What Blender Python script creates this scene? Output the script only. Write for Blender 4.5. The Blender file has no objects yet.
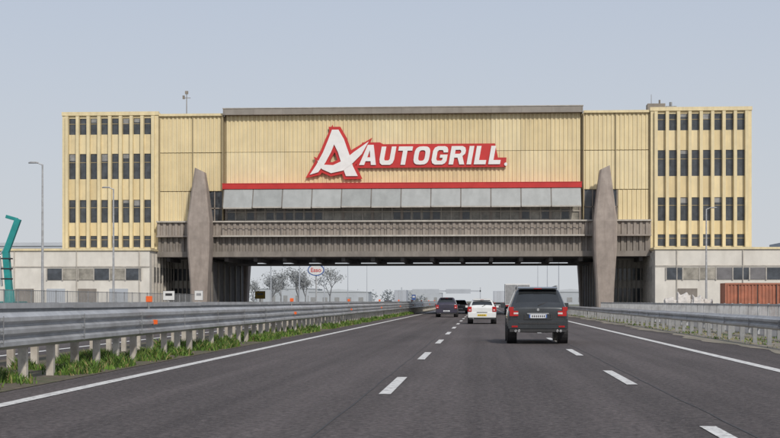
import bpy, bmesh, math, random
import numpy as np
from mathutils import Vector, Matrix
random.seed(7); rng=np.random.default_rng(7)
scene=bpy.context.scene
COL=scene.collection
R=math.radians

# ---------------------------------------------------------------- materials
def mat(name,col,rough=0.7,metal=0.0,n_scale=0,n_amt=0.15,bump=0.0,b_scale=None,stretch=(1,1,1),coat=0.0,n2=0,n2_amt=0.0,n2_stretch=(1,1,1),tint=None,spec=0.5,n3=0,n3_amt=0,n3_stretch=(1,1,1),speck=0,speck_col=(.3,.28,.27)):
    m=bpy.data.materials.new(name); m.use_nodes=True
    nt=m.node_tree; N=nt.nodes; L=nt.links
    b=N['Principled BSDF']
    b.inputs['Base Color'].default_value=(*col,1); b.inputs['Roughness'].default_value=rough
    b.inputs['Metallic'].default_value=metal; b.inputs['Coat Weight'].default_value=coat
    b.inputs['Specular IOR Level'].default_value=spec
    tc=N.new('ShaderNodeTexCoord')
    def noise(scale,st,detail=6):
        mp=N.new('ShaderNodeMapping'); mp.inputs['Scale'].default_value=st
        L.new(tc.outputs['Object'],mp.inputs['Vector'])
        n=N.new('ShaderNodeTexNoise'); n.inputs['Scale'].default_value=scale; n.inputs['Detail'].default_value=detail
        n.inputs['Roughness'].default_value=0.65
        L.new(mp.outputs['Vector'],n.inputs['Vector']); return n
    out=None
    def mul(prev,n,amt,t=None):
        mr=N.new('ShaderNodeMapRange'); mr.inputs['From Min'].default_value=0.3; mr.inputs['From Max'].default_value=0.7
        mr.inputs['To Min'].default_value=1-amt; mr.inputs['To Max'].default_value=1+amt
        L.new(n.outputs['Fac'],mr.inputs['Value'])
        mx=N.new('ShaderNodeVectorMath'); mx.operation='SCALE'
        if prev is None: mx.inputs[0].default_value=col
        else: L.new(prev,mx.inputs[0])
        L.new(mr.outputs['Result'],mx.inputs['Scale'])
        return mx.outputs['Vector']
    if n_scale:
        n=noise(n_scale,stretch); out=mul(out,n,n_amt)
        mr=N.new('ShaderNodeMapRange'); mr.inputs['To Min'].default_value=max(0,rough-0.12); mr.inputs['To Max'].default_value=min(1,rough+0.12)
        L.new(n.outputs['Fac'],mr.inputs['Value']); L.new(mr.outputs['Result'],b.inputs['Roughness'])
    if n3:
        out=mul(out,noise(n3,n3_stretch,2),n3_amt)
    def mixin(out,fac,c):
        mx=N.new('ShaderNodeMix'); mx.data_type='RGBA'
        L.new(fac,mx.inputs['Factor'])
        if out is None: mx.inputs['A'].default_value=(*col,1)
        else: L.new(out,mx.inputs['A'])
        mx.inputs['B'].default_value=(*c,1); return mx.outputs['Result']
    if n2:
        n_=noise(n2,n2_stretch,3)
        if tint:
            mr=N.new('ShaderNodeMapRange'); mr.inputs['From Min'].default_value=0.45; mr.inputs['From Max'].default_value=0.7
            mr.inputs['To Max'].default_value=n2_amt
            L.new(n_.outputs['Fac'],mr.inputs['Value']); out=mixin(out,mr.outputs['Result'],tint)
        else: out=mul(out,n_,n2_amt)
    if speck:
        n_=noise(speck,(1,1,1),2)
        mr=N.new('ShaderNodeMapRange'); mr.inputs['From Min'].default_value=0.58; mr.inputs['From Max'].default_value=0.72
        mr.inputs['To Max'].default_value=.6
        L.new(n_.outputs['Fac'],mr.inputs['Value']); out=mixin(out,mr.outputs['Result'],speck_col)
    if out is not None: L.new(out,b.inputs['Base Color'])
    if bump:
        nb=noise(b_scale or n_scale,stretch,8); bp=N.new('ShaderNodeBump'); bp.inputs['Strength'].default_value=bump; bp.inputs['Distance'].default_value=0.02
        L.new(nb.outputs['Fac'],bp.inputs['Height']); L.new(bp.outputs['Normal'],b.inputs['Normal'])
    return m

M={}
M['asphalt']=mat('asphalt',(0.094,0.080,0.078),0.88,0,13,0.6,0.7,40,n2=0.8,n2_amt=0.30,n2_stretch=(1.3,0.015,1),n3=.35,n3_amt=.16,n3_stretch=(1,.25,1),spec=.3,speck=21,speck_col=(.22,.20,.19))
M['seal']=mat('tar_seal',(0.045,0.042,0.042),0.7,0,12,0.3)
M['asphalt2']=mat('asphalt_service',(0.17,0.165,0.16),0.9,0,4,0.25,n2=0.2,n2_amt=0.2)
M['paint_line']=mat('road_paint',(0.74,0.73,0.70),0.6,0,25,0.2,n2=9,n2_amt=0.85,tint=(0.25,0.23,0.22))
M['ground']=mat('ground_earth_grass',(0.17,0.175,0.12),0.95,0,0.5,0.3,n2=0.05,n2_amt=0.6,tint=(0.25,0.23,0.18))
M['soil']=mat('verge_soil',(0.13,0.105,0.075),0.95,0,6,0.45,0.6,20,n2=1.3,n2_amt=0.7,tint=(0.07,0.10,0.03))
M['dust']=mat('dusty_shoulder',(0.27,0.235,0.185),0.95,0,5,0.3,n2=1.5,n2_amt=0.6,n2_stretch=(1,.15,1),tint=(0.14,0.14,0.10))
M['steel']=mat('galvanised_steel',(0.47,0.475,0.48),0.5,0.4,2.5,0.2,n2=1.2,n2_amt=0.6,n2_stretch=(1,0.3,2),tint=(0.28,0.27,0.26))
M['steel_d']=mat('dull_steel',(0.29,0.295,0.30),0.6,0.3,3,0.25)
M['post']=mat('post_cream',(0.52,0.48,0.42),0.75,0,6,0.3,n2=3,n2_amt=0.75,tint=(0.22,0.18,0.14))
M['orange']=mat('orange_reflector',(0.80,0.13,0.02),0.4,0,8,0.1)
CS=dict(n2=1.1,n2_amt=0.4,n2_stretch=(1.5,1,0.12))
M['cream']=mat('cream_cladding',(0.73,0.615,0.375),0.6,0,0.6,0.07,tint=(0.56,0.46,0.28),**CS)
M['creamb']=mat('cream_cladding_faded',(0.75,0.645,0.41),0.62,0,0.6,0.07,tint=(0.58,0.49,0.31),**CS)
M['creamd']=mat('cream_cladding_soiled',(0.695,0.58,0.345),0.62,0,0.6,0.09,tint=(0.50,0.41,0.25),**CS)
M['cream_c']=mat('cream_concrete',(0.73,0.62,0.385),0.75,0,1.2,0.09,n2=1.6,n2_amt=0.45,n2_stretch=(2,1,0.12),tint=(0.52,0.43,0.27))
M['seam']=mat('cladding_seam',(0.34,0.28,0.17),0.8,0,3,0.1)
M['brown']=mat('brown_ribbed_metal',(0.31,0.27,0.235),0.6,0,1,0.2,n2=1.2,n2_amt=0.6,n2_stretch=(1.5,1,.2),tint=(0.21,0.18,0.155))
M['brown2']=mat('brown_dark_metal',(0.225,0.20,0.175),0.65,0,1,0.25,n2=1.2,n2_amt=0.5,n2_stretch=(1.5,1,.2),tint=(0.15,0.13,0.115))
M['ledge']=mat('ledge_metal',(0.44,0.41,0.365),0.6,0,2,0.2)
M['roofband']=mat('roof_band_metal',(0.27,0.245,0.215),0.6,0,1,0.15,n2=1,n2_amt=.5,n2_stretch=(1,1,.3),tint=(0.20,0.175,0.15))
M['red']=mat('red_enamel',(0.52,0.030,0.028),0.45,0,0.7,0.12)
M['white']=mat('white_letter_enamel',(0.80,0.79,0.77),0.4,0,1.5,0.06)
M['awning']=mat('awning_panel',(0.35,0.365,0.36),0.5,0,0.8,0.12,n2=.9,n2_amt=.6,n2_stretch=(1,1,.4),tint=(0.26,0.27,0.265))
M['awningb']=mat('awning_panel_soiled',(0.31,0.325,0.32),0.5,0,0.8,0.12,n2=.9,n2_amt=.6,n2_stretch=(1,1,.4),tint=(0.22,0.23,0.225))
M['glass']=mat('dark_glass',(0.06,0.068,0.08),0.12,0,1.3,0.5,spec=0.6)
M['glass2']=mat('strip_glass',(0.30,0.28,0.24),0.25,0,0.8,0.6)
M['pier']=mat('pier_concrete',(0.335,0.285,0.25),0.85,0,1.2,0.2,0.2,8,n2=1.2,n2_amt=.6,n2_stretch=(2,2,.25),tint=(0.23,0.19,0.165))
M['concd']=mat('support_concrete',(0.18,0.175,0.18),0.9,0,1,0.25)
M['whitew']=mat('podium_render',(0.68,0.65,0.59),0.8,0,0.6,0.10,n2=.8,n2_amt=.5,n2_stretch=(1,1,.3),tint=(0.50,0.47,0.42))
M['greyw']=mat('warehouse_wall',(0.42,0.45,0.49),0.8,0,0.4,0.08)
M['haze']=mat('hazy_building',(0.42,0.45,0.49),0.95,0,0.1,0.12)  # aerial haze painted in as a pale blue-grey base colour; no fog volume
M['haze2']=mat('hazy_far',(0.48,0.51,0.55),0.95,0,0.1,0.08)  # paler step of the same haze, also put into the base colour
M['teal']=mat('teal_paint',(0.02,0.26,0.25),0.4,0,2,0.2)
M['rust']=mat('container_orange_brown',(0.40,0.15,0.09),0.65,0,1.5,0.25,n2=1,n2_amt=.6,tint=(0.27,0.115,0.075))
M['bag']=mat('bag_fabric',(0.58,0.55,0.52),0.9,0,4,0.2,0.3)
M['bark']=mat('bark_hazy',(0.23,0.235,0.24),0.95,0,2,0.15)  # bark greyed in its base colour to stand for distance haze
M['leafh']=mat('hazy_foliage',(0.25,0.265,0.27),0.95,0,0.3,0.25)  # foliage lightened to grey so the colour itself carries the haze
M['leaff']=mat('far_hazy_foliage',(0.38,0.41,0.44),0.95,0,0.05,0.12)  # far tree row: stronger haze painted into the leaf colour
M['tyre']=mat('tyre_rubber',(0.025,0.025,0.025),0.85,0,10,0.2)
M['rim']=mat('alloy_rim',(0.45,0.45,0.46),0.3,0.8,5,0.1)
M['blackp']=mat('black_trim',(0.028,0.028,0.030),0.55,0,8,0.2)
M['carglass']=mat('car_glass',(0.02,0.023,0.026),0.05,0,3,0.2,coat=0.3,spec=.8)
M['pdark']=mat('dark_car_paint',(0.055,0.06,0.065),0.28,0.5,2,0.1,coat=0.8)
M['pdark2']=mat('deep_blue_paint',(0.055,0.05,0.075),0.3,0.3,2,0.1,coat=0.6)
M['pwhite']=mat('white_car_paint',(0.72,0.73,0.72),0.3,0,2,0.05,coat=0.5)
M['lred']=mat('tail_lamp_red',(0.42,0.012,0.012),0.15,0,10,0.2,coat=.6)
M['lwhite']=mat('lamp_clear',(0.65,0.62,0.6),0.15,0,10,0.1,coat=.6)
M['plate']=mat('plate_white',(0.75,0.77,0.8),0.4,0,20,0.05)
M['platey']=mat('plate_yellow',(0.75,0.55,0.06),0.4,0,20,0.05)
M['chrome']=mat('chrome',(0.7,0.7,0.7),0.15,1.0,5,0.05)
M['blue']=mat('sign_blue',(0.07,0.13,0.34),0.4,0,4,0.1)
M['signw']=mat('sign_white',(0.66,0.66,0.65),0.5,0,3,0.08)
M['yellow']=mat('sign_yellow',(0.6,0.42,0.08),0.5,0,3,0.1)
M['redh']=mat('red_hazy',(0.55,0.12,0.12),0.5,0,3,0.1)  # sign red paled in the base colour to imitate haze

# ---------------------------------------------------------------- mesh builder
class MB:
    def __init__(s): s.v=[];s.f=[];s.m=[];s.mats=[]
    def mi(s,m):
        if m not in s.mats: s.mats.append(m)
        return s.mats.index(m)
    def add(s,vs,fs,m):
        o=len(s.v); s.v+= [tuple(p) for p in vs]; k=s.mi(m)
        for f in fs: s.f.append(tuple(i+o for i in f)); s.m.append(k)
    def box(s,x0,x1,y0,y1,z0,z1,m):
        s.add([(x0,y0,z0),(x1,y0,z0),(x1,y1,z0),(x0,y1,z0),(x0,y0,z1),(x1,y0,z1),(x1,y1,z1),(x0,y1,z1)],
              [(0,3,2,1),(4,5,6,7),(0,1,5,4),(1,2,6,5),(2,3,7,6),(3,0,4,7)],m)
    def obox(s,p0,p1,w,h,m):
        p0=Vector(p0);p1=Vector(p1);d=(p1-p0).normalized()
        up=Vector((0,0,1)) if abs(d.z)<.95 else Vector((0,1,0))
        a=d.cross(up).normalized()*w/2; b=a.cross(d).normalized()*h/2
        vs=[p0-a-b,p0+a-b,p0+a+b,p0-a+b,p1-a-b,p1+a-b,p1+a+b,p1-a+b]
        s.add(vs,[(0,1,2,3),(7,6,5,4),(0,4,5,1),(1,5,6,2),(2,6,7,3),(3,7,4,0)],m)
    def cyl(s,p0,p1,r0,r1,m,n=10,cap=True):
        p0=Vector(p0);p1=Vector(p1);d=(p1-p0).normalized()
        up=Vector((0,0,1)) if abs(d.z)<.95 else Vector((0,1,0))
        a=d.cross(up).normalized(); b=a.cross(d).normalized()
        vs=[];
        for i in range(n):
            t=2*math.pi*i/n; o=a*math.cos(t)+b*math.sin(t); vs.append(p0+o*r0)
        for i in range(n):
            t=2*math.pi*i/n; o=a*math.cos(t)+b*math.sin(t); vs.append(p1+o*r1)
        fs=[(i,(i+1)%n,n+(i+1)%n,n+i) for i in range(n)]
        if cap: fs+=[tuple(range(n-1,-1,-1)),tuple(range(n,2*n))]
        s.add(vs,fs,m)
    def prism_xz(s,poly,y0,y1,m):
        n=len(poly)
        vs=[(x,y0,z) for x,z in poly]+[(x,y1,z) for x,z in poly]
        s.add(vs,[tuple(range(n)),tuple(range(2*n-1,n-1,-1))]+[(i,n+i,n+(i+1)%n,(i+1)%n) for i in range(n)],m)
    def prism_yz(s,poly,x0,x1,m):
        n=len(poly)
        vs=[(x0,y,z) for y,z in poly]+[(x1,y,z) for y,z in poly]
        s.add(vs,[tuple(range(n)),tuple(range(2*n-1,n-1,-1))]+[(i,n+i,n+(i+1)%n,(i+1)%n) for i in range(n)],m)
    def corr(s,x0,x1,z0,z1,y,depth,pitch,m,yb=None,duty=.55):
        pts=[];x=x0;n=max(1,round((x1-x0)/pitch));p=(x1-x0)/n
        for i in range(n):
            a=x0+i*p
            pts+=[(a,y+depth),(a+p*.12,y),(a+p*duty,y),(a+p*(duty+.12),y+depth)]
        pts.append((x1,y+depth))
        yb=y+depth+.1 if yb is None else yb
        poly=pts+[(x1,yb),(x0,yb)]
        n=len(poly)
        vs=[(a,b,z0) for a,b in poly]+[(a,b,z1) for a,b in poly]
        fs=[(i,(i+1)%n,n+(i+1)%n,n+i) for i in range(n)]
        s.add(vs,fs+[tuple(range(n-1,-1,-1)),tuple(range(n,2*n))],m)
    def build(s,name,parent=None,loc=(0,0,0),smooth=False,bevel=0,recalc=True,rot=None):
        me=bpy.data.meshes.new(name); me.from_pydata(s.v,[],s.f)
        for m in s.mats: me.materials.append(M[m])
        me.polygons.foreach_set('material_index',s.m)
        if recalc:
            bm=bmesh.new(); bm.from_mesh(me); bmesh.ops.recalc_face_normals(bm,faces=bm.faces); bm.to_mesh(me); bm.free()
        if smooth: me.polygons.foreach_set('use_smooth',[True]*len(me.polygons))
        me.update()
        o=bpy.data.objects.new(name,me); COL.objects.link(o); o.location=loc
        if rot: o.rotation_euler=rot
        if parent: o.parent=parent
        if bevel:
            b=o.modifiers.new('bevel','BEVEL'); b.width=bevel; b.segments=2; b.limit_method='ANGLE'
        return o
def empty(name,loc=(0,0,0),rot=(0,0,0)):
    e=bpy.data.objects.new(name,None); COL.objects.link(e); e.location=loc; e.rotation_euler=rot; e.empty_display_size=.5; return e

# ---------------------------------------------------------------- ground & roads
def sheet(name,x0,x1,y0,y1,z,m):
    b=MB(); b.add([(x0,y0,z),(x1,y0,z),(x1,y1,z),(x0,y1,z)],[(0,1,2,3)],m); return b.build(name,recalc=False)
sheet('ground',-4000,4000,-200,6000,0,'ground')
sheet('road',-7.0,7.75,-40,1500,0.012,'asphalt')
sheet('opposite_road',-24,-10.6,-40,1500,0.012,'asphalt')
sheet('median_verge',-10.6,-6.85,-40,1500,0.020,'soil')
# dusty verge with an uneven edge creeping onto the asphalt
b=MB(); y=-40; xe=7.6
prev=None
while y<1500:
    xe=7.35+.18*math.sin(y*.35)+.12*math.sin(y*1.3+1)+random.uniform(-.06,.06)
    if prev: b.add([(prev[0],prev[1],.020),(10.6,prev[1],.020),(10.6,y,.020),(xe,y,.020)],[(0,1,2,3)],'dust')
    prev=(xe,y); y+=.7 if y<120 else 12
b.build('shoulder_verge')
sheet('slip_road',10.6,70,20,300,0.010,'asphalt2')
sheet('service_yard',-90,-25.5,60,300,0.010,'asphalt2')
b=MB()
def dash(x,y0,y1,w=.15,m='paint_line',z=.020): b.add([(x-w/2,y0,z),(x+w/2,y0,z),(x+w/2,y1,z),(x-w/2,y1,z)],[(0,1,2,3)],m)
dash(-6.0,-40,1500,.22); dash(5.55,-40,1500,.24)
for k in range(-3,60):
    c1=22.35+12*k; dash(-1.36,c1-2.25,c1+2.25,.17)
    c2=24.9+12*k;  dash(2.34,c2-2.25,c2+2.25,.17)
    dash(-15.2,c1-2.25,c1+2.25); dash(-19,c1-2.25,c1+2.25)
dash(-11.4,-40,1500,.22); dash(-22.8,-40,1500,.22)
b.build('road_markings',recalc=False)
b=MB()
def ribbon(pts,w):
    for (p,q) in zip(pts[:-1],pts[1:]):
        d=(Vector(q)-Vector(p)).normalized(); n=Vector((-d.y,d.x))*w*random.uniform(.35,.6)
        b.add([(p[0]-n.x,p[1]-n.y,.016),(q[0]-n.x,q[1]-n.y,.016),(q[0]+n.x,q[1]+n.y,.016),(p[0]+n.x,p[1]+n.y,.016)],[(0,1,2,3)],'seal')
for x0 in (-1.62,2.62):
    pts=[];y=8
    while y<170:
        pts.append((x0+random.uniform(-.02,.02),y)); y+=random.uniform(.8,2)
    ribbon(pts,.022)
b.build('tar_seams',recalc=False)

# ---------------------------------------------------------------- guardrails
def beam_profile(z0,z1,waves,d):
    pts=[];h=(z1-z0)/waves
    for i in range(waves):
        a=z0+i*h
        pts+=[(0,a),(d*.15,a+h*.06),(d,a+h*.28),(d,a+h*.62),(d*.15,a+h*.90)]
    pts.append((0,z1)); return pts
def rail(name,x,side,z0,z1,waves,ystart,yend,postsp,topz=None,postm='post',postw=.11,posth=None,seglen=4.5):
    b=MB(); prof=beam_profile(z0,z1,waves,.085)
    n=int((yend-ystart)/seglen); jz0=0
    for k in range(n):
        ya=ystart+k*seglen; yb=ya+seglen+.16; off=.004*(k%2)
        jz1=random.uniform(-.010,.010); jx=random.uniform(-.008,.008)
        m=len(prof)*2
        f0=[(x+side*(.04+p+off),ya,q+jz0) for p,q in prof]+[(x+side*(.034+p+off),ya,q+jz0) for p,q in reversed(prof)]
        f1=[(a_+jx,yb,c_-jz0+jz1) for (a_,_,c_) in f0]
        b.add(f0+f1,[(i,m+i,m+(i+1)%m,(i+1)%m) for i in range(m)],'steel'); jz0=jz1
        if ya<90:
            b.box(min(x+side*.13,x+side*.137),max(x+side*.13,x+side*.137),yb-.02,yb,z0+.05,z1-.05,'steel_d')
            for q in (z0+.12,(z0+z1)/2,z1-.12):
                for dy in (.05,.11): b.cyl((x+side*.1,ya+dy,q),(x+side*.14,ya+dy,q),.016,.014,'steel_d',6)
    y=ystart+.3
    while y<yend:
        hp=posth or z1; j=random.uniform(-.015,.015)
        b.box(x-.16+j if side>0 else x+.03,x-.03 if side>0 else x+.16+j,y-postw/2,y+postw/2,0.0,hp,postm)
        if y<160: b.box(x-.03,x+.04,y-.05,y+.05,z0+.1,z1-.1,'steel_d')
        y+=postsp
    if topz:
        y=ystart
        while y<yend:
            dz=random.uniform(-.008,.008)
            b.box(x-.20,x-.02,y,y+5.98,topz-.085+dz,topz+dz,'steel'); y+=6
        b.box(x-.17,x-.05,ystart,yend,topz-.16,topz-.098,'steel_d')
    return b.build(name)
rail('guardrail',-7.45,1,.56,1.14,3,8,620,1.5,topz=1.285,posth=1.12)
rail('guardrail',-9.35,-1,.56,1.14,3,8,620,1.5,topz=1.285,posth=1.12)
rail('guardrail',8.35,-1,.50,.86,2,18,620,2.25,postm='steel_d',posth=.84,postw=.09)
rail('guardrail',-25.2,1,.45,.78,2,18,620,2.25,postm='steel_d',posth=.76,postw=.09)
for i in range(9):
    y=31.8+24.2*i
    b=MB()
    b.box(-7.50,-7.36,y-.02,y+.02,1.297,1.43,'orange'); b.box(-7.46,-7.42,y-.006,y+.03,1.10,1.30,'steel_d')
    b.box(-7.35,-7.24,y-.03,y+.03,.80,.90,'orange'); b.box(-7.38,-7.30,y-.02,y+.02,.78,.92,'steel_d')
    b.build('reflector_marker',bevel=.008)
b=MB()
y=30
while y<134:
    b.box(10.92,11.0,y-.04,y+.04,0,1.22,'steel')
    y+=2.0
for zz in (.25,1.18): b.box(10.93,10.98,30,134,zz-.025,zz+.025,'steel')
y=30.2
while y<134:
    b.box(10.94,10.97,y-.016,y+.016,.25,1.17,'steel'); y+=.2
b.build('metal_railing')
rail('guardrail',9.9,-1,.48,.80,2,40,134,2.25,postm='steel_d',posth=.78,postw=.09)

# ---------------------------------------------------------------- grass
M['grass_a']=mat('grass_green',(0.11,0.20,0.025),0.8,0,3,0.3)
M['grass_b']=mat('grass_dark',(0.055,0.11,0.018),0.8,0,3,0.3)
M['grass_c']=mat('grass_dry',(0.26,0.235,0.09),0.8,0,3,0.3)
def grass(name,x0,x1,y0,y1,n,hmin,hmax,seed,thr=.1,pr=(.5,.35,.15)):
    r=np.random.default_rng(seed)
    u=r.random(n*3); Y=y0*(y1/y0)**u; X=r.uniform(x0,x1,n*3)
    f=np.sin(X*3.1+1.3*np.sin(Y*.9))+np.sin(Y*2.1+X*2)+.8*np.sin(Y*.63+2)+.5*np.sin(Y*5.3+X*4)
    keep=(r.random(n*3)<1/(1+np.exp(-3.4*(f-thr))))
    X=X[keep][:n];Y=Y[keep][:n];f=f[keep][:n];n=len(X)
    h=r.uniform(hmin,hmax,n)*(0.6+.35*np.clip(f,0,2.4)); w=.006+.00022*Y+.004*r.random(n)
    a=r.uniform(0,math.pi*2,n); la=r.uniform(0,math.pi*2,n); lean=h*r.uniform(.15,.8,n)
    dx=np.cos(a)*w;dy=np.sin(a)*w
    V=np.zeros((n,5,3))
    V[:,0]=np.c_[X-dx,Y-dy,np.full(n,.015)];V[:,1]=np.c_[X+dx,Y+dy,np.full(n,.015)]
    mx=X+np.cos(la)*lean*.35;my=Y+np.sin(la)*lean*.35
    V[:,2]=np.c_[mx+dx*.8,my+dy*.8,h*.6];V[:,3]=np.c_[mx-dx*.8,my-dy*.8,h*.6]
    V[:,4]=np.c_[X+np.cos(la)*lean,Y+np.sin(la)*lean,h]
    vs=V.reshape(-1,3).tolist(); fs=[];
    for i in range(n):
        o=5*i; fs.append((o,o+1,o+2,o+3)); fs.append((o+3,o+2,o+4))
    me=bpy.data.meshes.new(name); me.from_pydata(vs,[],fs); 
    for k in ('grass_a','grass_b','grass_c'): me.materials.append(M[k])
    mi=np.repeat(r.choice(3,n,p=list(pr)),2); me.polygons.foreach_set('material_index',mi.tolist())
    o=bpy.data.objects.new(name,me);COL.objects.link(o)
grass('verge_grass',-8.9,-6.95,18,150,55000,.06,.25,1,.8)
grass('shoulder_grass',7.9,10.4,30,140,3500,.03,.10,2,.8,(.3,.3,.4))

# ---------------------------------------------------------------- BRIDGE RESTAURANT
X0=-7.8
B=empty('motorway_bridge_restaurant',(X0,140,0))
for sgn,nm in ((-1,'west'),(1,'east')):
    c=sgn*28.8
    b=MB(); xa,xb=c-4.8,c+4.8
    b.box(xa,xb,.30,20,6.35,19.9,'cream_c')
    b.box(xa-.05,xb+.05,-.10,.28,19.62,19.98,'cream_c')
    b.box(xa,xa+.50,-.02,.29,6.35,19.6,'cream_c'); b.box(xb-.50,xb,-.02,.29,6.35,19.6,'cream_c')
    rows=[(6.62,7.75),(9.05,11.3),(13.35,15.85),(17.75,19.35)]
    edges=[6.36]+[e for r_ in rows for e in r_]+[19.6]
    pitch=(9.6-1.0)/8
    for k in range(0,len(edges),2):
        for i in range(8):
            b.box(xa+.50+pitch*i+.01,xa+.5+pitch*(i+1)-.01,.12,.295,edges[k],edges[k+1],random.choice(('cream_c','creamb','creamd')))
    g=MB()
    for (za,zb) in rows:
        for i in range(8):
            wx=xa+.5+pitch*i
            g.box(wx+.14,wx+pitch-.14,.20,.298,za,zb,'glass')
            g.box(wx+.14,wx+pitch-.14,.17,.199,za+(zb-za)*.66-.03,za+(zb-za)*.66+.03,'seam')
            if random.random()<.25 and zb-za>1.5:
                g.box(wx+.2,wx+pitch-.2,.185,.198,zb-random.uniform(.3,.75),zb-.03,'steel_d')
    for i in range(9):
        fx=xa+.5+pitch*i
        poly=[(fx-.17,.115),(fx-.15,-.30),(fx+.15,-.30),(fx+.17,.115)]
        vs=[(p,q,6.5) for p,q in poly]+[(p,q,19.55) for p,q in poly]
        b.add(vs,[(0,1,2,3),(7,6,5,4)]+[(j,4+j,4+(j+1)%4,(j+1)%4) for j in range(4)],'cream_c')
    b.build('tower_'+nm,B); g.build('tower_windows_'+nm,B)
b=MB()
b.box(-23.98,23.98,.75,20,5.9,19.55,'cream_c')
b.build('core',B)
b=MB()
CR=('cream','creamb','creamd','cream')
for sg in (-1,1):
    a,c=(-23.97,-17.35) if sg<0 else (17.35,23.97)
    oa,oc=(-23.97,-20.9) if sg<0 else (20.9,23.97)
    md=(a+c)/2
    for (p,q) in ((a,md-.005),(md+.005,c)):
        b.corr(p,q,15.95,19.5,.32,.09,.42,random.choice(CR),.74); b.corr(p,q,12.15,15.88,.32,.09,.42,random.choice(CR),.74)
    b.corr(oa,oc,9.15,12.08,.32,.09,.42,'cream',.74)
    for xx in (a+.02,c-.10,md):
        b.box(xx,xx+.08,.22,.30,9.2 if abs(xx)>20.95 else 12.2,19.5,'seam')
w=34.6/12
for i in range(12):
    p=-17.3+i*w+.005; q=p+w-.01
    b.corr(p,q,15.94,19.5,.16,.09,.41,random.choice(CR),.74); b.corr(p,q,12.7,15.90,.16,.09,.41,random.choice(CR),.74)
b.build('cladding',B)
b=MB()
b.box(-23.97,-17.6,.10,.74,19.52,19.75,'cream_c'); b.box(17.6,23.97,.10,.74,19.52,19.75,'cream_c')
b.box(-17.5,17.5,-.45,.9,19.53,20.12,'roofband'); b.box(-17.55,17.55,-.50,.5,20.125,20.2,'ledge')
for i in range(13): 
    x=-17.4+i*2.9; b.box(x-.02,x+.02,-.465,-.452,19.55,20.1,'brown2')
b.box(-17.62,-17.52,-.2,.7,9.2,19.5,'seam'); b.box(17.52,17.62,-.2,.7,9.2,19.5,'seam')
b.build('roof_band',B)
b=MB()
b.box(-17.45,17.35,-1.05,.3,12.22,12.72,'red'); b.box(-17.5,17.4,-1.08,-.9,12.725,12.78,'red')
b.build('red_fascia',B)
b=MB(); n=12
for i in range(n):
    xa=-17.3+i*w+.05; xb=xa+w-.10
    dz=random.uniform(-.05,.05)
    b.prism_yz([(-.95,12.2),(-1.7,10.42+dz),(-1.67,10.38+dz),(-.88,12.18)],xa,xb,random.choice(('awning','awning','awningb')))
    b.box(xa,xb,-1.73,-1.68,10.30+dz,10.43+dz,'ledge')
    b.box((xa+xb)/2-.02,(xa+xb)/2+.02,-1.66,-1.62,10.4+dz,10.5+dz,'steel_d')
    b.obox((xa-.05,-1.65,10.4),(xa-.05,-.1,10.6),.05,.05,'brown2')
    b.obox((xa-.05,-.92,12.18),(xa-.05,-1.65,10.42),.06,.05,'brown2')
b.build('awning',B)
b=MB()
b.box(-17.3,17.3,.35,.7,9.1,12.2,'glass2')
for i in range(37):
    x=-17.3+i*34.6/36; wdt=.05 if i%3 else .12
    b.box(x-wdt,x+wdt,.22,.34,9.1,12.2,'ledge' if i%3 else 'brown')
    if i<36:
        t=random.random()
        if t<.45: b.box(x+.14,x+.82,.345,.349,9.3,10.2,'glass')
b.box(-17.3,17.3,.2,.34,10.0,10.1,'ledge')
for sg in (-1,1):
    a,c=(-20.88,-17.65) if sg<0 else (17.65,20.88)
    b.box(a,c,.5,.72,9.15,12.1,'glass')
    for i in range(5): x=a+.04+i*(c-a-.08)/4; b.box(x-.05,x+.05,.40,.49,9.15,12.1,'brown')
    b.box(a,c,.40,.48,10.4,10.5,'brown')
b.build('window_strip',B)
b=MB()
b.box(-23.95,23.95,-1.15,.7,8.98,9.12,'ledge')
b.corr(-23.95,23.95,7.72,8.97,-.95,.14,.58,'brown',.6)
b.box(-17.6,17.6,-1.3,.6,7.56,7.71,'ledge'); b.box(-23.95,-17.65,-1.1,.6,7.56,7.71,'brown'); b.box(17.65,23.95,-1.1,.6,7.56,7.71,'brown')
b.corr(-23.95,23.95,6.15,7.55,-.55,.16,.58,'brown2',.6)
b.box(-23.95,23.95,-.75,.5,5.62,6.14,'brown2')
b.box(-23.9,23.9,.55,20.4,5.62,5.88,'concd')
b.box(-23.95,23.95,20.0,20.9,5.60,9.0,'brown2')
for i in range(17):
    x=-23.2+i*2.9; b.box(x-.18,x+.18,.9,19.6,5.22,5.615,'concd')
b.box(-19,19,9.3,10.7,5.0,5.21,'concd')
b.build('deck',B)
b=MB()
x=-17.4
while x<17.5: b.box(x-.02,x+.02,-1.25,-1.2,7.72,8.6,'brown2'); x+=1.45
b.box(-17.4,17.4,-1.26,-1.19,8.58,8.63,'brown2')
b.build('deck_railing',B)
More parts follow.
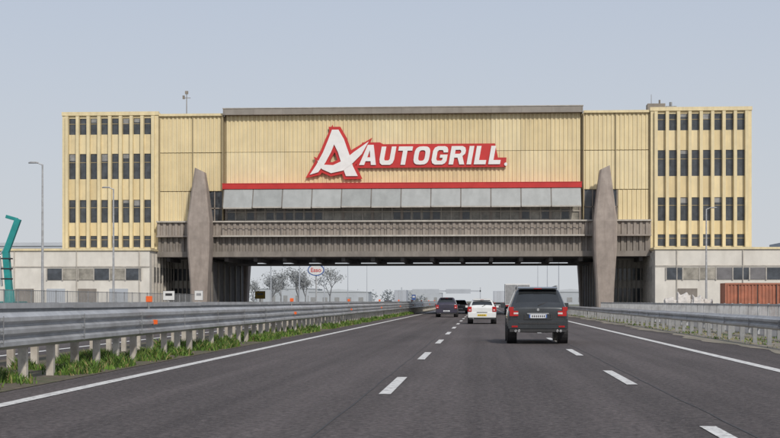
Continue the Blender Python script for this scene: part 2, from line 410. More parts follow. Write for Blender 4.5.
for sg in (-1,1):
    for yy in (-2.6,20.95):
        b=MB(); cx=sg*19.45
        lev=[(0,.74,.9),(3,.86,1.0),(6.4,1.08,1.2),(8.9,1.10,1.25),(12.0,.72,.95),(14.0,.46,.62)]
        vs=[];fs=[]
        for li,(zz,hw,hd) in enumerate(lev):
            yc=yy+.8
            ch=.16
            for (p,q) in ((-hw,-hd+ch),(-hw+ch,-hd),(hw-ch,-hd),(hw,-hd+ch),(hw,hd),(-hw,hd)):
                vs.append((cx+p,yc+ (q if q<0 else hd*.8),zz+(.22*(p*sg)/hw if li==5 else 0)))
        k=6
        for l in range(len(lev)-1):
            for j in range(k): fs.append((l*k+j,l*k+(j+1)%k,(l+1)*k+(j+1)%k,(l+1)*k+j))
        fs.append(tuple(range(k-1,-1,-1))); fs.append(tuple(range((len(lev)-1)*k,len(lev)*k)))
        b.add(vs,fs,'pier'); b.build('pier',B)
    b=MB(); a=sg*18.9
    b.box(min(a,a+sg*.9),max(a,a+sg*.9),-.1,20.1,0,5.2,'concd')
    for i in range(6):
        y=1.2+i*3.4; b.box(a-sg*.05-.06,a-sg*.05+.06,y-.3,y+.3,0,5.2,'brown2')
    c0,c1=(-23.9,-19.9) if sg<0 else (19.9,23.9)
    b.box(c0,c1,6,19.5,0,5.6,'whitew'); b.box(c0,c1,5.9,5.99,1.2,2.6,'glass'); b.box(c0,c1,5.9,5.99,3.4,4.6,'glass')
    for i in range(9): x=c0+.2+i*(c1-c0-.4)/8; b.box(x-.07,x+.07,5.7,5.89,0,5.4,'ledge')
    b.build('support_wall',B)
for sg in (-1,1):
    xa,xb=(-39.2,-24.0) if sg<0 else (24.0,52.0)
    b=MB()
    b.box(xa,xb,-3.7,19.8,0,6.15,'whitew'); b.box(xa-.12,xb+.12,-3.85,-.5,6.16,6.36,'cream_c')
    s0=(xa+1.0 if sg>0 else xa+5.2); ww=xb-.8-s0
    nn=int(ww/1.5)
    for i in range(nn): 
        x=s0+i*ww/nn; b.box(x+.05,x+ww/nn-.05,-3.78,-3.71,3.35,4.45,random.choice(('glass','glass2','concd','glass')))
    for i in range(nn+1): x=s0+i*ww/nn; b.box(x-.05,x+.05,-3.84,-3.785,3.3,4.5,'ledge')
    b.box(xa,xb,-3.76,-3.705,4.55,4.68,'ledge'); b.box(xa,xb,-3.76,-3.705,0,.5,'concd')
    for i,xx in enumerate(np.linspace(xa+3,xb-3,4)):
        b.box(xx-.9,xx+.9,-3.77,-3.712,.52,2.5,'greyw' if i%2 else 'brown2')
    xx=xa+2
    while xx<xb: b.cyl((xx,-3.78,.5),(xx,-3.78,6.1),.05,.05,'ledge',6); xx+=6.1
    xs=xb if sg<0 else xa
    b.box(min(xs,xs-sg*.08),max(xs,xs-sg*.08),-2.5,8,3.2,4.6,'glass')
    for i in range(9):
        y=-2.6+i*1.33; b.box(min(xs,xs-sg*.18),max(xs,xs-sg*.18),y-.07,y+.07,.3,5.9,'ledge')
    b.build('podium',B)
b=MB()
b.cyl((-21.8,3,19.5),(-21.8,3,22.3),.05,.035,'brown2',6)
b.cyl((-22.1,3,21.7),(-21.4,3,21.7),.03,.03,'brown2',6); b.box(-21.95,-21.65,2.9,3.1,22.1,22.4,'brown2'); b.box(-22.2,-22.0,2.9,3.1,21.6,21.95,'brown2'); b.box(-22.2,-21.4,2.6,3.4,19.56,19.9,'ledge')
b.build('weather_mast',B)
b=MB()
b.box(23.9,25.6,1.5,3,19.91,20.55,'brown2'); b.box(25.7,26.7,1.6,3,19.91,20.3,'steel_d')
b.cyl((24.3,2,20.5),(24.3,2,21.5),.03,.02,'brown2',6); b.cyl((25.1,2,20.5),(25.1,2,20.95),.09,.09,'brown2',8); b.cyl((26.2,2.2,20.25),(26.2,2.2,20.75),.14,.14,'steel_d',8)
b.build('roof_plant',B)

# lettering
def curve_shape(name,loops,y,ext,m,parent):
    cu=bpy.data.curves.new(name,'CURVE'); cu.dimensions='2D'; cu.fill_mode='BOTH'; cu.extrude=ext
    for lp in loops:
        sp=cu.splines.new('POLY'); sp.points.add(len(lp)-1)
        for i,(p,q) in enumerate(lp): sp.points[i].co=(p,q,0,1)
        sp.use_cyclic_u=True
    cu.materials.append(M[m])
    o=bpy.data.objects.new(name,cu); COL.objects.link(o); o.parent=parent
    o.rotation_euler=(R(90),0,0); o.location=(0,y,0); return o
def dilate(poly,d):
    n=len(poly); A=sum(poly[i][0]*poly[(i+1)%n][1]-poly[(i+1)%n][0]*poly[i][1] for i in range(n))
    s=1 if A>0 else -1; out=[]
    for i in range(n):
        p=Vector(poly[i-1]);q=Vector(poly[i]);r=Vector(poly[(i+1)%n])
        a=(q-p).normalized();c=(r-q).normalized()
        na=Vector((a.y,-a.x))*s; nc=Vector((c.y,-c.x))*s
        bis=(na+nc); 
        if bis.length<1e-4: bis=na
        bis.normalize(); k=min(1/max(.3,bis.dot(na)),1.7)
        t=q+bis*d*k; out.append((t.x,t.y))
    return out
G={}
G['A']=(1.04,[[(0,0),(.34,1),(.70,1),(1.04,0),(.73,0),(.675,.19),(.365,.19),(.31,0)],[(.43,.38),(.61,.38),(.52,.74)]])
G['U']=(.9,[[(0,1),(0,.3),(.06,.1),(.2,0),(.7,0),(.84,.1),(.9,.3),(.9,1),(.62,1),(.62,.32),(.56,.24),(.34,.24),(.28,.32),(.28,1)]])
G['T']=(.86,[[(0,1),(0,.77),(.29,.77),(.29,0),(.57,0),(.57,.77),(.86,.77),(.86,1)]])
def se(cx,cy,a,c,n=20,e=.62): return [(cx+a*math.copysign(abs(math.cos(t))**e,math.cos(t)),cy+c*math.copysign(abs(math.sin(t))**e,math.sin(t))) for t in [2*math.pi*i/n for i in range(n)]]
G['O']=(.96,[se(.48,.5,.48,.5),se(.48,.5,.20,.29)])
G['G']=(.93,[[(.93,.66),(.91,.82),(.84,.94),(.7,1),(.25,1),(.08,.92),(0,.75),(0,.25),(.08,.08),(.25,0),(.7,0),(.85,.07),(.93,.2),(.93,.54),(.48,.54),(.48,.37),(.66,.37),(.66,.27),(.6,.21),(.36,.21),(.28,.30),(.28,.70),(.36,.79),(.58,.79),(.65,.72),(.65,.66)]])
G['R']=(.94,[[(0,0),(0,1),(.68,1),(.85,.92),(.92,.75),(.9,.58),(.76,.46),(.96,0),(.66,0),(.48,.37),(.28,.37),(.28,0)],[(.28,.58),(.57,.58),(.64,.64),(.64,.73),(.57,.80),(.28,.80)]])
G['I']=(.28,[[(0,0),(0,1),(.28,1),(.28,0)]])
G['L']=(.72,[[(0,0),(0,1),(.28,1),(.28,.23),(.72,.23),(.72,0)]])
word='AUTOGRILL'; sp=.16
tot=sum(G[c][0] for c in word)+sp*(len(word)-1)
H=1.78; Zb=14.56; W=14.0; sx=W/(tot+.2); xL=-4.15
x=0
for k,c in enumerate(word):
    w_,loops=G[c]
    hh=H*1.10 if k==0 else H
    conv=[[(xL+(x+p+.2*q)*sx,Zb+q*hh) for p,q in lp] for lp in loops]
    curve_shape('letter_'+c,conv,-.22,.05,'white',B)
    x+=w_+sp
backing=[(xL-.33,Zb-.28),(xL+.25*sx-.1,Zb+H*1.10+.25),(xL+1.15*sx+.2,Zb+H*1.10+.25),(xL+1.2*sx+.45,Zb+H+.25),(xL+W-.80,Zb+H+.25),(xL+W-.50,Zb+.66),(xL+W+.32,Zb+.66),(xL+W+.25,Zb-.26)]
curve_shape('letter_backing',[backing],-.08,.07,'red',B)
curve_shape('registered_mark',[se(xL+W+.25,Zb+.0,.16,.16,12,1)],-.24,.03,'white',B)
def lp(pts): return [(-4.27+(a-358)/10.3,1.32+(301-c)/10.27) for a,c in pts]
legs=[lp([(332,129.5),(338.5,129.5),(344,139),(350,156),(353,166),(358,176),(346,176),(342,165),(338,152),(334,144)]),
      lp([(332,129.5),(335,142),(331,152),(325,163),(318,172),(309.5,174.5),(316,165),(323,152),(328,140)]),
      lp([(317,160),(324,164.5),(333,165),(344,160),(354,152),(369,141.5),(362,154),(353,163),(343,170.5),(331,173),(322,169)])]
for k,p in enumerate(legs):
    curve_shape('logo_stroke',[p],-.24-.012*k,.04,'white',B)
    curve_shape('logo_backing',[dilate(p,.30)],-.095-.012*k,.07,'red',B)

# ---------------------------------------------------------------- background buildings
e=empty('warehouse',(-62,172,0)); b=MB()
b.box(-14,9,0,40,0,5.4,'greyw'); b.box(-14.2,9.2,-.2,40,5.41,5.9,'whitew')
for i in range(4): b.box(-11+i*5.5,-8+i*5.5,-.08,-.01,.2,3.6,'steel_d')
for i in range(5): b.box(-12.5+i*4.6,-11+i*4.6,-.08,-.01,4.0,4.8,'glass')
b.build('walls',e)
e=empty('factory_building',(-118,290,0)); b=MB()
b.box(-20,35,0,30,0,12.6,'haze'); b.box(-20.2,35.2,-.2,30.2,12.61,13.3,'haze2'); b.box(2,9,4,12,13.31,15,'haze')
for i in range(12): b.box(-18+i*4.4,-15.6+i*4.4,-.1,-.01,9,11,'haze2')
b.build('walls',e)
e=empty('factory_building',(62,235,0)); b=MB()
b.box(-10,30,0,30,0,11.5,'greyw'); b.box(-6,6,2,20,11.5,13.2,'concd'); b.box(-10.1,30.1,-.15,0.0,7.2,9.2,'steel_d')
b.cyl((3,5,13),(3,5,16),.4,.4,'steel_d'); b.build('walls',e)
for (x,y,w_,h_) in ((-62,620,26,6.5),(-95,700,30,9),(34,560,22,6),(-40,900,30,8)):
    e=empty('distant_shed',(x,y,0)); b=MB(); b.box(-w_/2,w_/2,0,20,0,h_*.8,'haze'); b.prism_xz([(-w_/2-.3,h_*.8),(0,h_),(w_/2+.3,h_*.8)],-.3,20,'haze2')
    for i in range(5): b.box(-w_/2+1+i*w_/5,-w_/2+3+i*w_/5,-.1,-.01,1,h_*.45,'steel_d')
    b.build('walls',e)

b=MB(); y=70
while y<134: b.box(-27.05,-27.0,y-.03,y+.03,0,2.0,'steel_d'); y+=2.5
for zz in (.4,1.2,1.95): b.box(-27.04,-27.01,70,134,zz-.02,zz+.02,'steel_d')
y=70
while y<134: b.box(-27.035,-27.015,y-.008,y+.008,.1,1.95,'steel_d'); y+=.25
b.build('yard_fence')

# ---------------------------------------------------------------- street furniture
def lamp(x,y,h,arm=-1,pm='steel'):
    e=empty('street_lamp',(x,y,0)); b=MB()
    b.cyl((0,0,0),(0,0,.6),.14,.13,pm,10); b.cyl((0,0,.6),(0,0,h-.1),.10,.055,pm,10)
    b.cyl((0,0,h-.12),(arm*.35,0,h),.04,.035,pm,8)
    b.build('pole',e,smooth=False)
    b=MB()
    vs=[];a=arm
    prof=[(.30,.05,.05),(.45,.11,.08),(.8,.14,.09),(1.0,.06,.05)]
    for (d,w,t) in prof: vs+=[(a*d,-w,h),(a*d,-w*.6,h+t),(a*d,w*.6,h+t),(a*d,w,h),(a*d,0,h-.03)]
    fs=[(j*5+i,j*5+(i+1)%5,(j+1)*5+(i+1)%5,(j+1)*5+i) for j in range(3) for i in range(5)]+[(0,1,2,3,4),(19,18,17,16,15)]
    b.add(vs,fs,'steel_d'); b.build('lamp_head',e)
lamp(-27.9,90,10.1,-.9); lamp(-28.5,110,10.1,-.9); lamp(19.2,125,9.3,.9); lamp(-44.5,128,9.5,-.9)
for yy in (190,220,255,300,350): lamp(-28,yy,10,-.9,'greyw')
for yy in (240,282,330): lamp(12.7,yy,10,.9,'greyw')

e=empty('oval_fuel_sign',(-26.6,230,0)); b=MB()
b.cyl((0,0.2,0),(0,0.2,6),.12,.1,'steel',8)
def oval(a,c,y0,y1,m,n=32):
    b.prism_xz([(a*math.cos(2*math.pi*i/n),6.3+c*math.sin(2*math.pi*i/n)) for i in range(n)],y0,y1,m)
oval(1.35,.95,-.1,.1,'blue'); oval(1.18,.78,-.13,-.101,'signw')
b.build('panel',e)
cu=bpy.data.curves.new('lettering','FONT'); cu.body='Esso'; cu.size=.95; cu.align_x='CENTER'; cu.extrude=.01; cu.offset=.02; cu.materials.append(M['redh'])
o=bpy.data.objects.new('lettering',cu); COL.objects.link(o); o.parent=e; o.rotation_euler=(R(90),0,0); o.location=(0,-.15,5.99)

def sign(name,x,y,w,h,zc,m,frame='steel_d'):
    e=empty(name,(x,y,0)); b=MB()
    b.cyl((0,.07,0),(0,.07,zc+h/2),.035,.035,'steel',8)
    b.box(-w/2,w/2,-.02,.01,zc-h/2,zc+h/2,m); b.box(-w/2-.03,w/2+.03,.012,.03,zc-h/2-.03,zc+h/2+.03,frame)
    b.box(-w*.3,w*.3,-.026,-.021,zc-.02,zc+h*.25,frame if m!='blue' else 'signw')
    b.build('panel',e)
sign('traffic_sign',-24.6,112,.9,.7,1.75,'signw','blackp'); sign('traffic_sign',-24.6,124,.7,.8,1.8,'signw')
sign('traffic_sign',-24.8,160,1.1,.8,2.0,'yellow'); sign('traffic_sign',-9.0,190,.5,.7,1.8,'blue')

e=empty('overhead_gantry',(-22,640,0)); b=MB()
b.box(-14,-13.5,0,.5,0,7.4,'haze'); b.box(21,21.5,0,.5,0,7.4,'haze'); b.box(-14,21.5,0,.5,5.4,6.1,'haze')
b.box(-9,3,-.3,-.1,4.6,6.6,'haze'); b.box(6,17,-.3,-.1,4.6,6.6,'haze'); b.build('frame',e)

e=empty('loader_crane',(-27.75,84,0)); b=MB()
b.box(-2.6,.4,-1.2,1.2,.55,1.3,'teal')
for xx in (-2.1,-.1):
    for yy in (-1.15,1.15): b.cyl((xx,yy-.15,.5),(xx,yy+.15,.5),.5,.5,'tyre',16)
b.cyl((-.3,0,1.3),(-.3,0,2.0),.35,.3,'teal',12)
b.obox((-.3,0,1.9),(-.5,0,4.3),.36,.42,'teal'); b.obox((-.5,0,4.2),(.25,0,6.2),.26,.36,'teal'); b.obox((.2,0,6.15),(-.5,0,6.35),.18,.2,'teal')
b.obox((-.75,0,2.2),(-.9,0,4.0),.12,.12,'chrome'); b.obox((-.9,0,4.0),(0,0,5.4),.09,.09,'chrome')
for zz in (2.6,3.2,3.8): b.box(-.75,-.15,-.24,.24,zz,zz+.08,'blackp')
b.box(-2.5,-1.2,-.7,.7,1.3,2.8,'teal'); b.box(-2.3,-1.4,-.74,-.705,1.9,2.6,'glass')
b.build('machine',e,bevel=.03)

def container(x,y,l,w,h,m):
    e=empty('cargo_container',(x,y,0)); b=MB()
    b.box(0,l,.12,w,.1,h,m)
    b.corr(.14,l-.14,.22,h-.14,.03,.07,.28,m,.12)
    for (xa,xb) in ((0,.13),(l-.13,l)): b.box(xa,xb,0,.119,0.08,h+.01,m)
    b.box(.13,l-.13,0,.118,h-.13,h+.01,m); b.box(.13,l-.13,0,.118,.08,.21,m)
    for xx in np.arange(1,l-.3,1.5): b.box(xx,xx+.06,-.01,.025,.2,h-.1,'blackp')
    b.build('box',e)
container(19.3,116,6.06,2.44,2.75,'rust'); container(25.9,117.5,6.06,2.44,2.75,'rust')
bagpos=[(15.2,118,1.0,1.5),(16.3,118.4,1.1,1.9),(17.4,118,.95,1.7),(18.3,118.6,.9,1.4)]
for (x,y,w_,h) in bagpos:
    bm=bmesh.new(); bmesh.ops.create_icosphere(bm,subdivisions=4,radius=1)
    for v in bm.verts:
        c=v.co; 
        q=Vector([math.copysign(abs(t)**.5,t) for t in c])
        nz=.06*math.sin(9*c.x+x*5)+.05*math.sin(7*c.z*c.y+4*x)+.04*math.sin(17*c.z)
        v.co=Vector((q.x*w_/2,q.y*w_/2,(q.z+1)/2*h))*(1+nz)
    me=bpy.data.meshes.new('bulk_bag'); bm.to_mesh(me); bm.free(); me.materials.append(M['bag'])
    for p in me.polygons: p.use_smooth=True
    o=bpy.data.objects.new('bulk_bag',me); COL.objects.link(o); o.location=(x,y,0)

# ---------------------------------------------------------------- trees
def tree_mass(name,specs,barkm,leafm,leafn,leafs,seed):
    rr=random.Random(seed); b=MB()
    for (x,y,h) in specs:
        tips=[]
        def grow(p,d,l,r,dep):
            q=p+d*l; b.cyl(p,q,r,r*.68,barkm,5,cap=False)
            if dep==0: tips.append(q);return
            if dep<3: tips.append(q)
            for _ in range(rr.choice((2,3,3))):
                nd=(d+Vector((rr.uniform(-.8,.8),rr.uniform(-.8,.8),rr.uniform(-.15,.5)))).normalized()
                grow(q,nd,l*rr.uniform(.6,.85),r*.62,dep-1)
        grow(Vector((x,y,0)),Vector((rr.uniform(-.06,.06),0,1)).normalized(),h*.27,h*.022,4)
        for t in tips:
            for _ in range(leafn):
                c=t+Vector((rr.gauss(0,1),rr.gauss(0,1),rr.gauss(0,.8)))*h*.06
                a=Vector((rr.uniform(-1,1),rr.uniform(-1,1),rr.uniform(-1,1))).normalized()*leafs*rr.uniform(.5,1.2)
                e_=a.orthogonal().normalized()*leafs*rr.uniform(.4,.9)
                b.add([c-a,c+e_,c+a,c-e_],[(0,1,2,3)],leafm)
    return b.build(name,recalc=False)
rr=random.Random(3)
specs=[(-50+i*2.2+rr.uniform(-1,1),268+rr.uniform(-12,30),rr.uniform(5.5,8.8)) for i in range(10)]
tree_mass('roadside_trees',specs,'bark','leafh',7,.17,5)
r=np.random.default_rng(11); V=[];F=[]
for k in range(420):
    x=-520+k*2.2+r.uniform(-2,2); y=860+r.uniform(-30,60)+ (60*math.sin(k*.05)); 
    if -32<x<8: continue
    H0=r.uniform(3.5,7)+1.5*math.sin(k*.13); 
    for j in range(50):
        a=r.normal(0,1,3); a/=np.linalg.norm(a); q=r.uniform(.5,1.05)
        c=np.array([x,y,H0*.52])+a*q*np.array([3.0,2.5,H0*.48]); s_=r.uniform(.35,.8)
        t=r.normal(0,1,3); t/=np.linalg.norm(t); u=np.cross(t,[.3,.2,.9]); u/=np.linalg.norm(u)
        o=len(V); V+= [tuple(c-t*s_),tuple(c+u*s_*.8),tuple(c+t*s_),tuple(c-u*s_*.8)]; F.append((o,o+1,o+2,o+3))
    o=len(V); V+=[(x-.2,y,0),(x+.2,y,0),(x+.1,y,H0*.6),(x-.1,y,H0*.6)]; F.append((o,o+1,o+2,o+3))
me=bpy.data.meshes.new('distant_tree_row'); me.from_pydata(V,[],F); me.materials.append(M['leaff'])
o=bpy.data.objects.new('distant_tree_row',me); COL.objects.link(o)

# ---------------------------------------------------------------- vehicles
def wheel(b,x,y,r,w):
    n=24
    prof=[(-w/2,r*.62),(-w/2,r*.92),(-w/2+.03,r),(w/2-.03,r),(w/2,r*.92),(w/2,r*.62)]
    vs=[];fs=[]
    for i in range(n):
        t=2*math.pi*i/n
        for (p,q) in prof: vs.append((x+p,y+q*math.cos(t),r+q*math.sin(t)))
    k=len(prof)
    for i in range(n):
        for j in range(k-1): fs.append((i*k+j,i*k+j+1,((i+1)%n)*k+j+1,((i+1)%n)*k+j))
    b.add(vs,fs,'tyre')
    s=1 if x>0 else -1
    b.cyl((x-.05*s,y,r),(x+(w/2-.05)*s,y,r),r*.62,r*.60,'tyre',n)
    for i in range(5):
        t=2*math.pi*i/5; b.obox((x+(w/2-.03)*s,y,r),(x+(w/2-.03)*s,y+r*.58*math.cos(t),r+r*.58*math.sin(t)),.07,.04,'rim')
    b.cyl((x,y,r),(x+(w/2-.02)*s,y,r),.06,.05,'rim',10)

def car(name,loc,st,glassrear,glassfront,side,paint,wr,ww,wy,hw,details,rot=0):
    e=empty(name,loc,(0,0,rot))
    ns=len(st); rings=[]
    for (y,w,zb,zbl,wrf,zt) in st:
        half=[(0,zb),(w*.86,zb),(w*.985,zb+.12),(w,zb+(zbl-zb)*.55),(w*.975,zbl-.04),(w*.95,zbl),(wrf,zt-.07),(wrf*.9,zt-.01),(wrf*.5,zt+.012),(0,zt+.018)]
        ring=[(p,y,q) for p,q in half]+[(-p,y,q) for p,q in reversed(half[1:-1])]
        rings.append(ring)
    k=len(rings[0]); vs=[v for r_ in rings for v in r_]
    body=MB(); body.mi(paint)
    allf=[];mm=[]
    for i in range(ns-1):
        for j in range(k):
            jj=(j+1)%k; f=(i*k+j,i*k+jj,(i+1)*k+jj,(i+1)*k+j)
            seg=j if j<9 else k-1-j
            m=paint
            if seg==5 and i in side: m='carglass'
            if seg in (7,8) and (i in glassrear or i in glassfront): m='carglass'
            if seg in (0,1): m='blackp'
            allf.append(f);mm.append(m)
    h=k//2
    for base in (0,(ns-1)*k):
        for j in range(0,h):
            f=[base+j,base+j+1,base+(k-j-1)%k,base+(k-j)%k]
            f2=[]
            for q in f:
                if q not in f2: f2.append(q)
            if len(f2)>2: allf.append(tuple(f2)); mm.append(paint)
    body.v=vs
    for f,m in zip(allf,mm): body.f.append(f); body.m.append(body.mi(m))
    ob=body.build('body',e,smooth=True)
    sm=ob.modifiers.new('sub','SUBSURF'); sm.levels=2; sm.render_levels=2
    b=MB()
    for y in wy:
        for s in (-1,1):
            wheel(b,s*(hw-ww/2-.01),y,wr,ww)
            b.cyl((s*(hw-.30),y,wr+.03),(s*(hw+.004),y,wr+.03),wr*1.16,wr*1.16,'blackp',24)
    b.build('wheels',e)
    d=MB(); details(d); d.build('details',e,bevel=.012)
    return e

def suv_details(d):
    d.box(-.90,.90,-.10,.14,.46,.70,'pdark')
    d.box(-.86,.86,-.08,.12,.36,.455,'blackp')
    d.box(-.60,.60,-.115,-.101,.60,.64,'blackp')
    for s in (-1,1):
        d.box(min(s*.60,s*.86),max(s*.60,s*.86),-.045,.10,.84,1.00,'lred')
        d.box(min(s*.74,s*.89),max(s*.74,s*.89),-.035,.16,1.002,1.12,'lred')
        d.box(min(s*.60,s*.74),max(s*.60,s*.74),-.052,-.046,.90,.95,'lwhite')
        d.box(min(s*.62,s*.80),max(s*.62,s*.80),-.125,-.101,.50,.55,'lred')
        d.cyl((s*.58,-.13,.39),(s*.58,.1,.39),.04,.04,'chrome',12)
        d.cyl((s*.68,-.13,.39),(s*.68,.1,.39),.04,.04,'chrome',12)
        d.box(min(s*.94,s*1.10),max(s*.94,s*1.10),3.0,3.15,1.08,1.24,'pdark')
        d.obox((s*.60,.75,1.76),(s*.58,2.9,1.74),.04,.045,'steel_d')
        for yy in (.8,1.8,2.8): d.box(s*.60-.025,s*.60+.025,yy-.05,yy+.05,1.66,1.76,'steel_d')
    d.box(-.27,.27,-.055,-.03,.78,.895,'plate'); d.box(-.27,-.23,-.060,-.056,.785,.89,'blue'); d.box(.23,.27,-.060,-.056,.785,.89,'blue')
    for i in range(7): x=-.19+i*.06; d.box(x,x+.035,-.060,-.056,.805,.87,'blackp')
    d.box(-.33,.33,-.04,.02,.90,.935,'chrome')
    d.box(-.42,.42,-.03,.02,.735,.775,'blackp'); d.box(-.42,-.38,-.03,.02,.775,.90,'blackp'); d.box(.38,.42,-.03,.02,.775,.90,'blackp')
    d.prism_yz([(.26,1.665),(.55,1.70),(.55,1.735),(.28,1.70)],-.60,.60,'pdark')
    d.box(-.12,.12,.245,.262,1.668,1.69,'lred')
    d.obox((.0,.05,1.16),(.30,.16,1.27),.02,.02,'blackp')
    d.cyl((0,-.02,1.03),(0,.02,1.03),.04,.04,'chrome',12)
suv=[(0.0,.86,.44,1.00,.80,1.06),(.03,.91,.38,1.04,.85,1.12),(.12,.925,.34,1.06,.82,1.20),(.36,.93,.33,1.07,.69,1.60),(.50,.935,.33,1.07,.67,1.685),(.62,.935,.33,1.07,.67,1.695),(1.15,.935,.32,1.06,.67,1.71),(1.25,.935,.32,1.06,.67,1.71),(2.1,.935,.32,1.04,.67,1.71),(2.2,.935,.32,1.04,.67,1.705),(2.85,.93,.32,1.02,.65,1.64),(3.55,.92,.32,1.00,.80,1.10),(3.75,.92,.32,.98,.82,1.04),(4.45,.88,.36,.88,.76,.93),(4.62,.76,.42,.72,.64,.76)]
car('black_suv',(1.70,44.0,.02),suv,(2,),(10,),(4,5,7,9),'pdark',.37,.27,(.86,3.68),.93,suv_details)

def hatch_details(paint,plate,h=1.42,w=.82):
    def f(d):
        d.box(-w*.96,w*.96,-.07,.12,.36,.62,paint); d.box(-w*.9,w*.9,-.05,.1,.26,.355,'blackp')
        d.box(-.26,.26,-.085,-.071,.44,.55,plate)
        for i in range(6): x=-.2+i*.068; d.box(x,x+.04,-.089,-.0855,.465,.525,'blackp')
        for s in (-1,1):
            d.box(min(s*w*.72,s*w*.99),max(s*w*.72,s*w*.99),-.03,.14,.70,.98,'lred')
            d.box(min(s*w*.78,s*w*.9),max(s*w*.78,s*w*.9),-.036,-.031,.76,.82,'lwhite')
            d.box(min(s*w,s*(w+.15)),max(s*w,s*(w+.15)),2.45,2.58,.92,1.04,paint)
        d.box(-.30,.30,-.02,.02,.64,.67,'blackp')
        d.prism_yz([(.22,h-.06),(.5,h-.03),(.5,h),(.25,h-.035)],-.5,.5,paint)
        d.obox((0,.02,.97),(.22,.12,1.1),.02,.02,'blackp'); d.box(-.1,.1,.21,.225,h-.06,h-.045,'lred')
        d.cyl((-.5,-.08,.3),(-.5,.1,.3),.03,.03,'chrome',10)
    return f
hat=[(0.0,.76,.36,.86,.70,.90),(.03,.80,.32,.88,.73,.96),(.10,.815,.30,.90,.72,1.02),(.30,.82,.28,.91,.60,1.32),(.42,.825,.28,.91,.58,1.39),(.55,.825,.28,.91,.58,1.40),(1.05,.825,.27,.90,.58,1.42),(1.15,.825,.27,.90,.58,1.42),(1.85,.825,.27,.88,.58,1.42),(1.95,.825,.27,.88,.57,1.41),(2.4,.82,.27,.87,.56,1.36),(3.05,.80,.27,.85,.68,.92),(3.2,.80,.28,.82,.70,.87),(3.7,.76,.32,.72,.64,.76),(3.85,.66,.36,.6,.55,.63)]
car('white_hatchback',(0.0,82.0,.02),hat,(2,),(10,),(4,5,7,9),'pwhite',.30,.19,(.62,3.1),.815,hatch_details('pwhite','platey'))
sc=[(y*1.15,w*1.07,zb,zbl*1.1,wf*1.07,zt*1.12) for (y,w,zb,zbl,wf,zt) in hat]
car('dark_estate_car',(-2.85,116,.02),sc,(2,),(10,),(4,5,7,9),'pdark2',.33,.22,(.75,3.6),.875,hatch_details('pdark2','plate',1.59,.87))
car('dark_estate_car',(-2.3,152,.02),hat,(2,),(10,),(4,5,7,9),'pdark',.30,.19,(.62,3.1),.815,hatch_details('pdark','plate'))
car('dark_estate_car',(-13.4,205,.02),hat,(2,),(10,),(4,5,7,9),'pdark',.30,.19,(.62,3.1),.815,hatch_details('pdark','plate'))

def truck(name,x,y,w,h,l,m,m2):
    e=empty(name,(x,y,.02)); b=MB()
    b.box(-w/2,w/2,0,l,.95,h,m)
    b.box(-w/2+.05,-.03,-.04,-.005,1.05,h-.1,m2); b.box(.03,w/2-.05,-.04,-.005,1.05,h-.1,m2)
    for xx in (-.35,.35): b.cyl((xx,-.07,1.1),(xx,-.07,h-.15),.02,.02,'steel',6)
    b.box(-w/2,w/2,-.05,.1,.78,.945,'blackp'); b.box(-w/2+.1,w/2-.1,-.12,-.02,.45,.58,'steel_d')
    b.box(-.5,.5,.2,l-1,.6,.94,'blackp')
    for s in (-1,1):
        b.box(min(s*(w/2-.4),s*(w/2-.05)),max(s*(w/2-.4),s*(w/2-.05)),-.09,-.055,.8,.92,'lred')
        for yy in (1.2,2.3,l+.6): b.cyl((s*(w/2-.35),yy,.48),(s*(w/2-.02),yy,.48),.48,.48,'tyre',18)
    b.prism_yz([(l+.15,.6),(l+1.9,.6),(l+1.9,1.6),(l+1.5,min(h-.2,2.7)),(l+.15,min(h-.2,2.7))],-w/2+.05,w/2-.05,m)
    b.build('body',e,bevel=.02)
truck('box_truck',3.30,134,2.3,2.9,5,'signw','steel_d')
truck('box_truck',3.9,330,2.5,3.6,8,'haze','haze2')
truck('box_truck',-17,300,2.5,3.6,8,'haze','greyw')

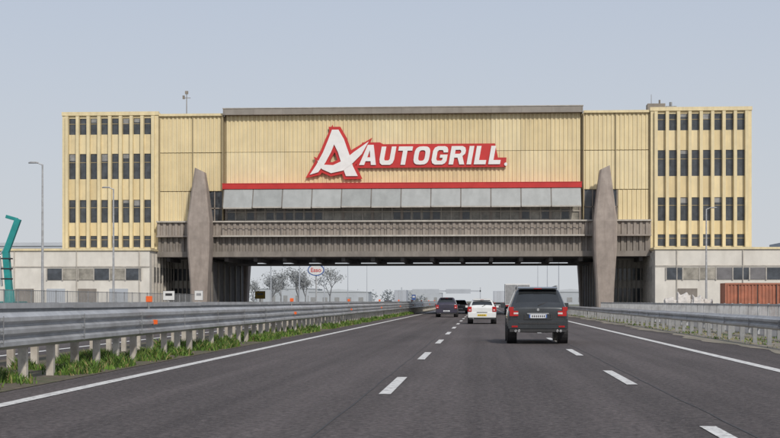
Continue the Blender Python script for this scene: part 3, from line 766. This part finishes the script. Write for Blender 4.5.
# ---------------------------------------------------------------- light, sky, camera
el=R(38); az=R(24)
S=Vector((math.sin(az)*math.cos(el),-math.cos(az)*math.cos(el),math.sin(el)))
sun=bpy.data.lights.new('sun','SUN'); sun.energy=2.5; sun.angle=R(3.0); sun.color=(1,.94,.85)
so=bpy.data.objects.new('sun',sun); COL.objects.link(so); so.rotation_euler=S.to_track_quat('Z','Y').to_euler()
w=bpy.data.worlds.new('World'); scene.world=w; w.use_nodes=True
nt=w.node_tree; bg=nt.nodes['Background']
sky=nt.nodes.new('ShaderNodeTexSky'); sky.sky_type='NISHITA'; sky.sun_disc=False
sky.sun_elevation=el; sky.sun_rotation=math.atan2(S.x,S.y); sky.dust_density=2; sky.air_density=1.0; sky.ozone_density=1.5
tc=nt.nodes.new('ShaderNodeTexCoord'); sep=nt.nodes.new('ShaderNodeSeparateXYZ'); nt.links.new(tc.outputs['Generated'],sep.inputs[0])
mr=nt.nodes.new('ShaderNodeMapRange'); mr.inputs['From Min'].default_value=-.02; mr.inputs['From Max'].default_value=.5; mr.inputs['To Min'].default_value=.97; mr.inputs['To Max'].default_value=.65
nt.links.new(sep.outputs['Z'],mr.inputs['Value'])
mx=nt.nodes.new('ShaderNodeMix'); mx.data_type='RGBA'; nt.links.new(mr.outputs['Result'],mx.inputs['Factor'])
ramp=nt.nodes.new('ShaderNodeMapRange'); ramp.data_type='FLOAT_VECTOR'
ramp.inputs[7].default_value=(0,0,0); ramp.inputs[8].default_value=(.24,.24,.24)
ramp.inputs[9].default_value=(6.2,6.45,6.75); ramp.inputs[10].default_value=(5.3,5.85,6.9)
cmb=nt.nodes.new('ShaderNodeCombineXYZ')
for i in range(3): nt.links.new(sep.outputs['Z'],cmb.inputs[i])
nt.links.new(cmb.outputs[0],ramp.inputs[6])
nt.links.new(sky.outputs['Color'],mx.inputs['A']); nt.links.new(ramp.outputs[1],mx.inputs['B'])
nt.links.new(mx.outputs['Result'],bg.inputs['Color']); bg.inputs['Strength'].default_value=0.10
cam=bpy.data.cameras.new('camera'); co=bpy.data.objects.new('camera',cam); COL.objects.link(co)
cam.lens=1440*36/780; cam.sensor_width=36; cam.shift_y=82/780; cam.clip_end=9000; cam.clip_start=.1
co.location=(0,0,1.32); co.rotation_euler=(R(90),0,R(3.656)); scene.camera=co
scene.view_settings.view_transform='Standard'; scene.view_settings.look='None'; scene.view_settings.exposure=0
